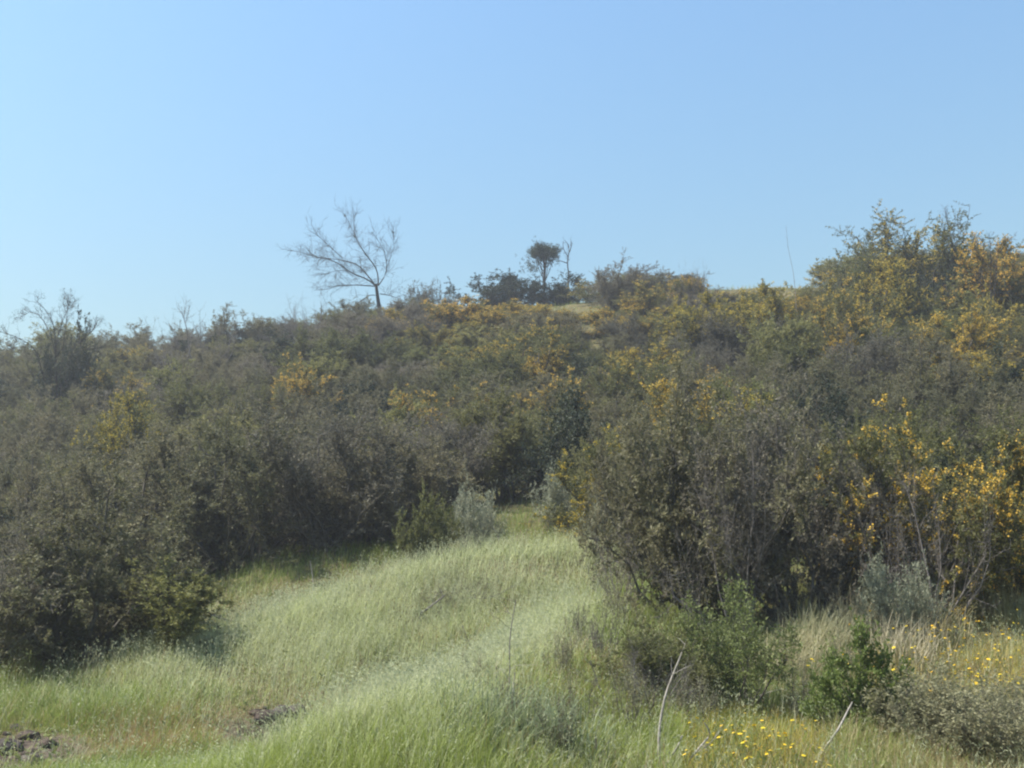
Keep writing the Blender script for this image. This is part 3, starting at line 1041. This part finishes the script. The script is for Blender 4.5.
for i, (u, v, s_, m_, l_) in enumerate([
        (266, 720, .15, 'earth', 'dark earth clod at the left end of the dug hole between the crests'),
        (282, 716, .13, 'rock', 'grey stone in the middle of the dug hole between the crests'),
        (296, 713, .12, 'rock', 'grey stone at the right end of the dug hole between the crests'),
        (275, 727, .09, 'earth', 'small dark earth clod at the front of the dug hole between the crests'),
        (306, 718, .08, 'earth', 'small earth clod at the right rim of the dug hole between the crests'),
        (257, 715, .09, 'earth', 'small earth clod at the left rim of the dug hole between the crests'),
        (8, 750, .15, 'rock', 'largest grey stone in the bare earth at the lower left corner'),
        (32, 764, .13, 'rock', 'grey stone at the bottom edge in the lower left bare earth'),
        (28, 738, .11, 'earth', 'brown clod at the top of the lower left bare earth'),
        (48, 746, .09, 'earth', 'small brown clod at the right rim of the lower left bare earth'),
        (14, 730, .08, 'rock', 'small grey stone above the largest stone at the lower left')]):
    stone('stone' if m_ == 'rock' else 'earth_clod', l_, 'stone' if m_ == 'rock' else 'earth clod', u, v, s_, 70 + i, m_, ST)
stone('pale_boulder', 'whitish boulder at the foot of the big dark brown bush', 'boulder', 82, 655, .10, 91, 'palerock', None, .8)

rc = np.random.default_rng(8)
for i in range(26):
    left = i < 16
    u, v = (rc.uniform(-5, 55), rc.uniform(728, 768)) if left else (rc.uniform(250, 308), rc.uniform(708, 730))
    stone('earth_clod', 'one of the small dark crumbs of earth strewn in the lower left bare corner' if left else 'one of the small dark crumbs of earth strewn in the dug hole',
          'earth clod', u, v, rc.uniform(.025, .06), 400 + i, 'earth', 'crumbs of earth in the lower left corner' if left else 'crumbs of earth in the dug hole')

# ------------------------------------------------------------------ grass
def blades(P, H, W, lean, rg, col, seg_=3):
    """P (N,3) roots -> verts, quads, colours; each blade a bent strip of SEG_ quads tapering to the tip"""
    N = len(P)
    az = rg.uniform(0, 6.283, N)
    D = np.stack([np.cos(az), np.sin(az), np.zeros(N)], -1)
    side = np.stack([-np.sin(az + rg.normal(0, .6, N)), np.cos(az), np.zeros(N)], -1)
    side = unit(side)
    ln = np.abs(rg.normal(lean, lean * .5, N))
    wind = np.array([.05, -.01, 0])
    V = np.zeros((N, seg_ + 1, 2, 3), np.float32)
    for k in range(seg_ + 1):
        t = k / seg_
        c = P + D * (H * ln * t * t)[:, None] + wind * (H * t * t)[:, None]
        c[:, 2] += H * (t - .25 * ln * t * t)
        w = W * (1 - .85 * t ** 1.5) * .5
        V[:, k, 0] = c + side * w[:, None]
        V[:, k, 1] = c - side * w[:, None]
    tip = P + D * (H * ln)[:, None] + wind * H[:, None]
    tip[:, 2] += H * (1 - .25 * ln)
    b = np.arange(N)[:, None] * (2 * (seg_ + 1))
    q_ = np.concatenate([b + np.array([2 * k, 2 * k + 1, 2 * k + 3, 2 * k + 2])[None] for k in range(seg_)], 1).reshape(-1, 4)
    C = np.ones((N, (seg_ + 1) * 2, 4), np.float32)
    C[:, :, :3] = col[:, None, :]
    return V.reshape(-1, 3), q_, C.reshape(-1, 4), tip


def scatter(n, y0, y1, amax, rg):
    y = np.sqrt(rg.uniform(y0 * y0, y1 * y1, n))
    x = rg.uniform(-1, 1, n) * (amax * y + 2.0)
    return x, y


rg = np.random.default_rng(77)
xs, ys = [], []
for n, a_, b_ in ((250000, 7.5, 12.5), (200000, 12.5, 18), (90000, 18, 26), (60000, 26, 45), (50000, 45, 82)):
    x, y = scatter(n, a_, b_, .60, rg)
    xs.append(x)
    ys.append(y)
x, y = np.concatenate(xs), np.concatenate(ys)
keep = np.ones(len(x), bool)
for bx_, by_, br in BARE:
    d2 = ((x - bx_) ** 2 + ((y - by_) * .8) ** 2)
    keep &= ~((d2 < br * br) & (rg.random(len(x)) < .93))
dn = wob(x, y, 1.7, 31) + .6 * wob(x, y, 4.5, 32)
keep &= rg.random(len(x)) < np.clip(.85 + .5 * dn, .25, 1)
x, y, dn = x[keep], y[keep], dn[keep]
z = ground(x, y)
N_ = len(x)
pu, pv = proj(x, y, z)
# how pale (oats, plus sunlit crest sides painted in), dry or lush a spot is (in metres on the ground)
crest = np.maximum(seg(x + .35, y, NEAR, .75, 1.0), seg(x, y + .3, FAR, 1.6, 1.0) * np.clip((x + 6.5) / 3, 0, 1))
pale = np.clip(.05 + .9 * crest + .7 * seg(x, y + .6, FAR, 2.0, 1.0) * np.clip((x + 5) / 2, 0, 1) + .5 * wob(x, y, 1.2, 33), 0, 1)
dry = np.clip(.05 + .55 * wob(x, y, .8, 34) + .35 * wob(x, y, 2.2, 35) + np.clip((x - .18 * y) / 3, 0, .7) - .35 * crest, 0, 1)
red = np.clip(seg(x, y, [(-3.0, 12.2), (-2.0, 13.2), (-1.4, 14.2)], .7, .9) + seg(x, y, [(-4.6, 10.4), (-3.6, 10.8)], .8, .8) + seg(x, y, [(.9, 12.6), (1.3, 12.2)], .7, .7) + seg(x, y, [(-.6, 20.6), (.3, 21.2)], .8, .5) + .45 * wob(x, y, 1.5, 36) + .25 * wob(x, y, 4, 37), 0, 1)
cg = np.array([.14, .20, .04])
cl = np.array([.25, .30, .06])
cp = np.array([.50, .53, .27])
cd = np.array([.38, .31, .16])
cr = np.array([.30, .19, .085])
cy = np.array([.46, .36, .07])
m_ = np.clip(rg.random((N_, 1)) * .7 + .35 + 1.1 * wob(x, y, 1.0, 38)[:, None] + .5 * wob(x, y, 3.0, 39)[:, None], 0, 1)
col = cg * (1 - m_) + cl * m_
u1 = rg.random(N_)
isp = u1 < pale * .85
isd = (~isp) & (rg.random(N_) < dry * .75)
isr = (~isp) & (rg.random(N_) < red * .7)
col[isp] = cp * rg.uniform(.75, 1.25, (isp.sum(), 1))
col[isd] = cd * rg.uniform(.7, 1.2, (isd.sum(), 1))
col[isr] = cr * rg.uniform(.7, 1.3, (isr.sum(), 1))
gold = (pu > 860) & (pv > 590) & (pv < 700) | (pu > 680) & (pu < 830) & (pv > 715)
isy = gold & (rg.random(N_) < .4)
col[isy] = cy * rg.uniform(.6, 1.2, (isy.sum(), 1))
col = col * rg.uniform(.8, 1.2, (N_, 1))
H_ = rg.uniform(.10, .36, N_) * (1 + .5 * dn) * np.clip(1.05 - .3 * red, .5, 1.1) * np.where(gold, .7, 1.0)
for bx_, by_, br in BARE:
    near = np.exp(-((x - bx_) ** 2 + ((y - by_) * .8) ** 2) / (br * 1.6) ** 2)
    H_ = H_ * (1 - .6 * near)
W_ = (.0038 + .00018 * np.clip(y - 8, 0, 60)) * rg.uniform(.7, 1.4, N_)
V_, Q_, C_, tip = blades(np.stack([x, y, z - .01], -1), H_, W_, .62, rg, col)
g = link('meadow_grass', make_mesh('meadow_grass', V_, Q_, attrs={'tint': ('FLOAT_COLOR', C_)}, mat=M['blade']))
tag(g, 'green and straw coloured grass growing all over the mound and hillside', 'grass', kind='stuff')

# last year's flattened dead grass
xt, yt = scatter(70000, 7.5, 26, .6, rg)
kt = rg.random(len(xt)) < np.clip(.25 + .9 * wob(xt, yt, 2.0, 51) + .4 * wob(xt, yt, 5.0, 52), 0, 1)
xt, yt = xt[kt], yt[kt]
tcol = np.array([.34, .28, .17]) * rg.uniform(.55, 1.25, (len(xt), 1))
Vt, Qt, Ct, _ = blades(np.stack([xt, yt, ground(xt, yt)], -1), rg.uniform(.12, .34, len(xt)), np.full(len(xt), .006), 1.5, rg, tcol)
o = link('dead_grass', make_mesh('dead_grass', Vt, Qt, attrs={'tint': ('FLOAT_COLOR', Ct)}, mat=M['blade']))
tag(o, 'flattened straw coloured dead grass among the green blades', 'grass', kind='stuff')

# oat stalks with pale seed heads
sel = (rg.random(N_) < (.012 + .16 * pale ** 1.5) * (y < 26))
P = np.stack([x, y, z - .01], -1)[sel]
n_s = len(P)
Hs = rg.uniform(.24, .48, n_s)
scol = np.array([.42, .42, .26]) * rg.uniform(.8, 1.2, (n_s, 1))
V_, Q_, C_, tip = blades(P, Hs, np.full(n_s, .004) + .00012 * P[:, 1], .30, rg, scol)
hn = 6
hc = np.repeat(tip, hn, 0) + rg.normal(0, 1, (n_s * hn, 3)) * np.array([.028, .028, .05])
hv, hq = leaf_quads(hc, rg.normal(0, .6, hc.shape) + np.array([.3, 0, -.6]), rg.uniform(.022, .04, len(hc)) + .0006 * hc[:, 1], rg.uniform(.0035, .006, len(hc)) + .00015 * hc[:, 1], rg)
hcol = np.ones((len(hc) * 4, 4), np.float32)
hcol[:, :3] = np.repeat(np.array([.40, .42, .25]) * rg.uniform(.75, 1.2, (len(hc), 1)), 4, 0)
o = link('oat_grass', make_mesh('oat_grass', np.concatenate([V_, hv]), np.concatenate([Q_, hq + len(V_)]), attrs={'tint': ('FLOAT_COLOR', np.concatenate([C_, hcol]))}, mat=M['seed']))
tag(o, 'pale wild oat stalks with feathery seed heads over the crests', 'grass', kind='stuff')

# low broad-leaved weeds
xw, yw = scatter(5000, 8, 24, .58, rg)
zw = ground(xw, yw)
cw = np.repeat(np.stack([xw, yw, zw], -1), 12, 0) + rg.normal(0, 1, (len(xw) * 12, 3)) * np.array([.07, .07, 0]) + np.abs(rg.normal(0, .07, (len(xw) * 12, 1))) * np.array([0, 0, 1.])
lv, lq = leaf_quads(cw, rg.normal(0, 1, cw.shape) + np.array([0, 0, .8]), rg.uniform(.04, .09, len(cw)), rg.uniform(.012, .028, len(cw)), rg)
o = link('weeds', make_mesh('weeds', lv, lq, attrs={'var': ('FLOAT', np.repeat(rg.random(len(cw)), 4))}, mat=M['fresh']))
tag(o, 'low green weeds between the grass blades', 'weeds', kind='stuff')

# leaning tussocks of long grass on the right
def tussock(u, v, label, h, col_, n=320, spread=.24, seed=0, lean=.5):
    r_ = np.random.default_rng(seed)
    x, y = hit(u, v)
    P = np.stack([r_.normal(0, spread, n), r_.normal(0, spread, n), np.zeros(n)], -1)
    P[:, 2] = ground(P[:, 0] + x, P[:, 1] + y) - gz(x, y) - .01
    c_ = np.asarray(col_) * r_.uniform(.7, 1.25, (n, 1))
    V_, Q_, C_, tip = blades(P, h * r_.uniform(.6, 1.15, n), np.full(n, .011), lean, r_, c_, 4)
    o = link('grass_tussock', make_mesh('grass_tussock', V_, Q_, attrs={'tint': ('FLOAT_COLOR', C_)}, mat=M['blade']), None, (x, y, gz(x, y)))
    tag(o, label, 'grass tussock', 'tussocks of long grass')


ts = [(905, 630, 'long dark green leaning tussock below the sage clump', .75, (.10, .14, .05)), (945, 612, 'tall green tussock left of the right-edge yellow flowers', .8, (.13, .17, .06)),
      (985, 600, 'green tussock under the sparse blossoming bush at the right edge', .7, (.11, .15, .05)), (860, 640, 'straw-pale tussock between the fresh green shrub and the sage clump', .7, (.42, .38, .24)),
      (820, 650, 'wispy pale tussock right of the rounded fresh green shrub', .6, (.36, .35, .2)), (905, 665, 'pale tussock leaning right, above the cone-shaped shrub', .6, (.45, .40, .26)),
      (790, 680, 'dry pale tussock close beside the rounded fresh green shrub', .5, (.38, .34, .2)), (600, 545, 'whitish grass tussock on the right end of the far crest', .5, (.5, .5, .36)),
      (540, 745, 'grey-green tussock at the bottom centre below the pale weed stalk', .5, (.2, .24, .13)), (480, 740, 'grey-green tussock left of the pale weed stalk at the bottom', .45, (.19, .23, .12)),
      (835, 622, 'long straw-pale tussock at the foot of the large dark grey bush', .75, (.42, .40, .22)), (875, 612, 'tall pale green tussock in front of the blue-green sage', .75, (.30, .33, .14)),
      (925, 640, 'wide straw tussock at the left rim of the right-edge yellow flowers', .6, (.44, .38, .2)), (960, 590, 'dark green tussock leaning right below the leafless twig bush', .8, (.12, .16, .05)),
      (1015, 620, 'pale tussock at the right picture edge above the yellow flowers', .6, (.40, .38, .2)), (805, 665, 'straw tussock between the rounded shrub and the cone-shaped shrub', .55, (.42, .38, .22)),
      (450, 520, 'green tussock in the shade left of the white slanting stick', .5, (.14, .18, .06))]
for i, (u, v, l_, h_, c_) in enumerate(ts):
    tussock(u, v, l_, h_, c_, seed=200 + i)

# yellow wildflowers
def flower_mesh():
    r_ = np.random.default_rng(4)
    P = curve_pts(np.zeros((1, 3)), np.array([[.1, 0, 1.]]), np.array([.56]), .0, r_, 5, .03)
    sv, sq = tubes(P, np.full((1, 5), .0032), 3)
    st = make_mesh('stem', sv, sq, mat=M['fresh'], attrs={'var': ('FLOAT', np.full(len(sv), .5))}, smooth=True)
    c = P[0, -1]
    n = 9
    a = np.arange(n) * 2 * math.pi / n
    D = np.stack([np.cos(a), np.sin(a), np.full(n, .25)], -1)
    S_ = np.stack([-np.sin(a), np.cos(a), np.zeros(n)], -1)
    V = np.stack([c + D * .002, c + D * .013 + S_ * .008, c + D * .021, c + D * .013 - S_ * .008], 1).reshape(-1, 3)
    q_ = np.arange(n * 4).reshape(-1, 4)
    # raised centre
    V2 = np.stack([c + D * .009 + np.array([0, 0, .004]), c + np.roll(D, -1, 0) * .009 + np.array([0, 0, .004]), np.repeat((c + np.array([0, 0, .012]))[None], n, 0), np.repeat((c + np.array([0, 0, .0121]))[None], n, 0) + D * .001], 1).reshape(-1, 3)
    V = np.concatenate([V, V2])
    q_ = np.concatenate([q_, np.arange(n * 4).reshape(-1, 4) + n * 4])
    fl = make_mesh('bloom', V, q_, mat=M['yellow'], attrs={'var': ('FLOAT', np.full(len(V), .6))})
    return st, fl


fs, ff = flower_mesh()
rf = np.random.default_rng(15)
areas = [((895, 1040), (650, 735), 170, 'yellow wildflower in the right-edge meadow under the blossoming bushes', 'yellow wildflowers in the right-edge meadow'),
         ((690, 830), (748, 800), 80, 'yellow wildflower in the patch left of the thick pale stick', 'yellow wildflowers left of the thick pale stick'),
         ((780, 900), (640, 720), 16, 'scattered yellow wildflower among the pale tussocks', 'yellow wildflowers among the pale tussocks')]
for (ua, ub), (va, vb), n, lb_, gp in areas:
    for i in range(n):
        u = ua + (ub - ua) * rf.beta(1.6, 1.6)
        v = va + (vb - va) * rf.random()
        x, y = hit(u, v)
        s_ = rf.uniform(.55, 1.15)
        o = empty('wildflower', (x, y, gz(x, y) - .01), rf.uniform(0, 6.28), (s_ * .95, s_ * .95, rf.uniform(.6, 1.1) * (.6 if ua == 690 else 1)))
        o.rotation_euler = (rf.normal(0.25, .2), rf.normal(0, .2), rf.uniform(0, 6.28))
        tag(o, lb_, 'flower', gp)
        link('stem', fs, o)
        link('bloom', ff, o)

# ------------------------------------------------------------------ air
HAZE = .0013
hx0, hx1, hy0, hy1, hz0, hz1 = -122., 122., -42., 202., float(Zg.min()) - 1.0, float(Zg.max()) + 8.0
hv = np.array([[a, b, c] for a in (hx0, hx1) for b in (hy0, hy1) for c in (hz0, hz1)])
hq = np.array([[0, 1, 3, 2], [4, 6, 7, 5], [0, 4, 5, 1], [2, 3, 7, 6], [0, 2, 6, 4], [1, 5, 7, 3]])
m, n = nt('hazy_air')
vo = n.nodes.new('ShaderNodeVolumePrincipled')
vo.inputs['Color'].default_value = (.93, .96, 1, 1)
vo.inputs['Density'].default_value = HAZE
vo.inputs['Anisotropy'].default_value = .35
n.links.new(vo.outputs[0], n.nodes.new('ShaderNodeOutputMaterial').inputs['Volume'])
tag(link('haze', make_mesh('haze', hv, hq, mat=m)), kind='stuff')

# ------------------------------------------------------------------ light
w = bpy.data.worlds.new('World')
SC.world = w
w.use_nodes = True
n = w.node_tree
n.nodes.clear()
sky = n.nodes.new('ShaderNodeTexSky')
sky.sky_type = 'NISHITA'
sky.sun_disc = False
sky.sun_elevation = math.radians(SUN_EL)
sky.sun_rotation = math.radians(SUN_AZ)
sky.altitude = 300
sky.air_density = 3.0
sky.dust_density = 2.0
sky.ozone_density = 6.0
bg = n.nodes.new('ShaderNodeBackground')
bg.inputs[1].default_value = .078
tint = n.nodes.new('ShaderNodeMix')
tint.data_type = 'RGBA'
tint.blend_type = 'MULTIPLY'
tint.inputs[0].default_value = 1
tint.inputs[7].default_value = (.81, .99, 1.28, 1)
n.links.new(sky.outputs[0], tint.inputs[6])
n.links.new(tint.outputs[2], bg.inputs[0])
n.links.new(bg.outputs[0], n.nodes.new('ShaderNodeOutputWorld').inputs[0])
sl = bpy.data.lights.new('sun', 'SUN')
sl.energy = 5.0
sl.angle = math.radians(.53)
sl.color = (1, .95, .87)
so = bpy.data.objects.new('sun', sl)
COL.objects.link(so)
el, az = math.radians(SUN_EL), math.radians(SUN_AZ)
sd = Vector((math.sin(az) * math.cos(el), math.cos(az) * math.cos(el), math.sin(el)))
so.rotation_euler = (-sd).to_track_quat('-Z', 'Y').to_euler()

# ------------------------------------------------------------------ camera
cam = bpy.data.cameras.new('camera')
cam.sensor_width = 36
cam.lens = 36 * F / 1024
cam.clip_end = 2000
co = bpy.data.objects.new('camera', cam)
COL.objects.link(co)
co.location = (0, 0, CAM_Z)
co.rotation_euler = (math.pi / 2 + PITCH, 0, 0)
SC.camera = co

SC.view_settings.view_transform = 'Standard'
SC.view_settings.look = 'None'
SC.view_settings.exposure = 1.0
SC.view_settings.gamma = 1
SC.cycles.filter_width = 2.2
SC.cycles.max_bounces = 6
SC.cycles.diffuse_bounces = 3
SC.cycles.transmission_bounces = 4
SC.cycles.volume_bounces = 0
SC.cycles.use_denoising = True
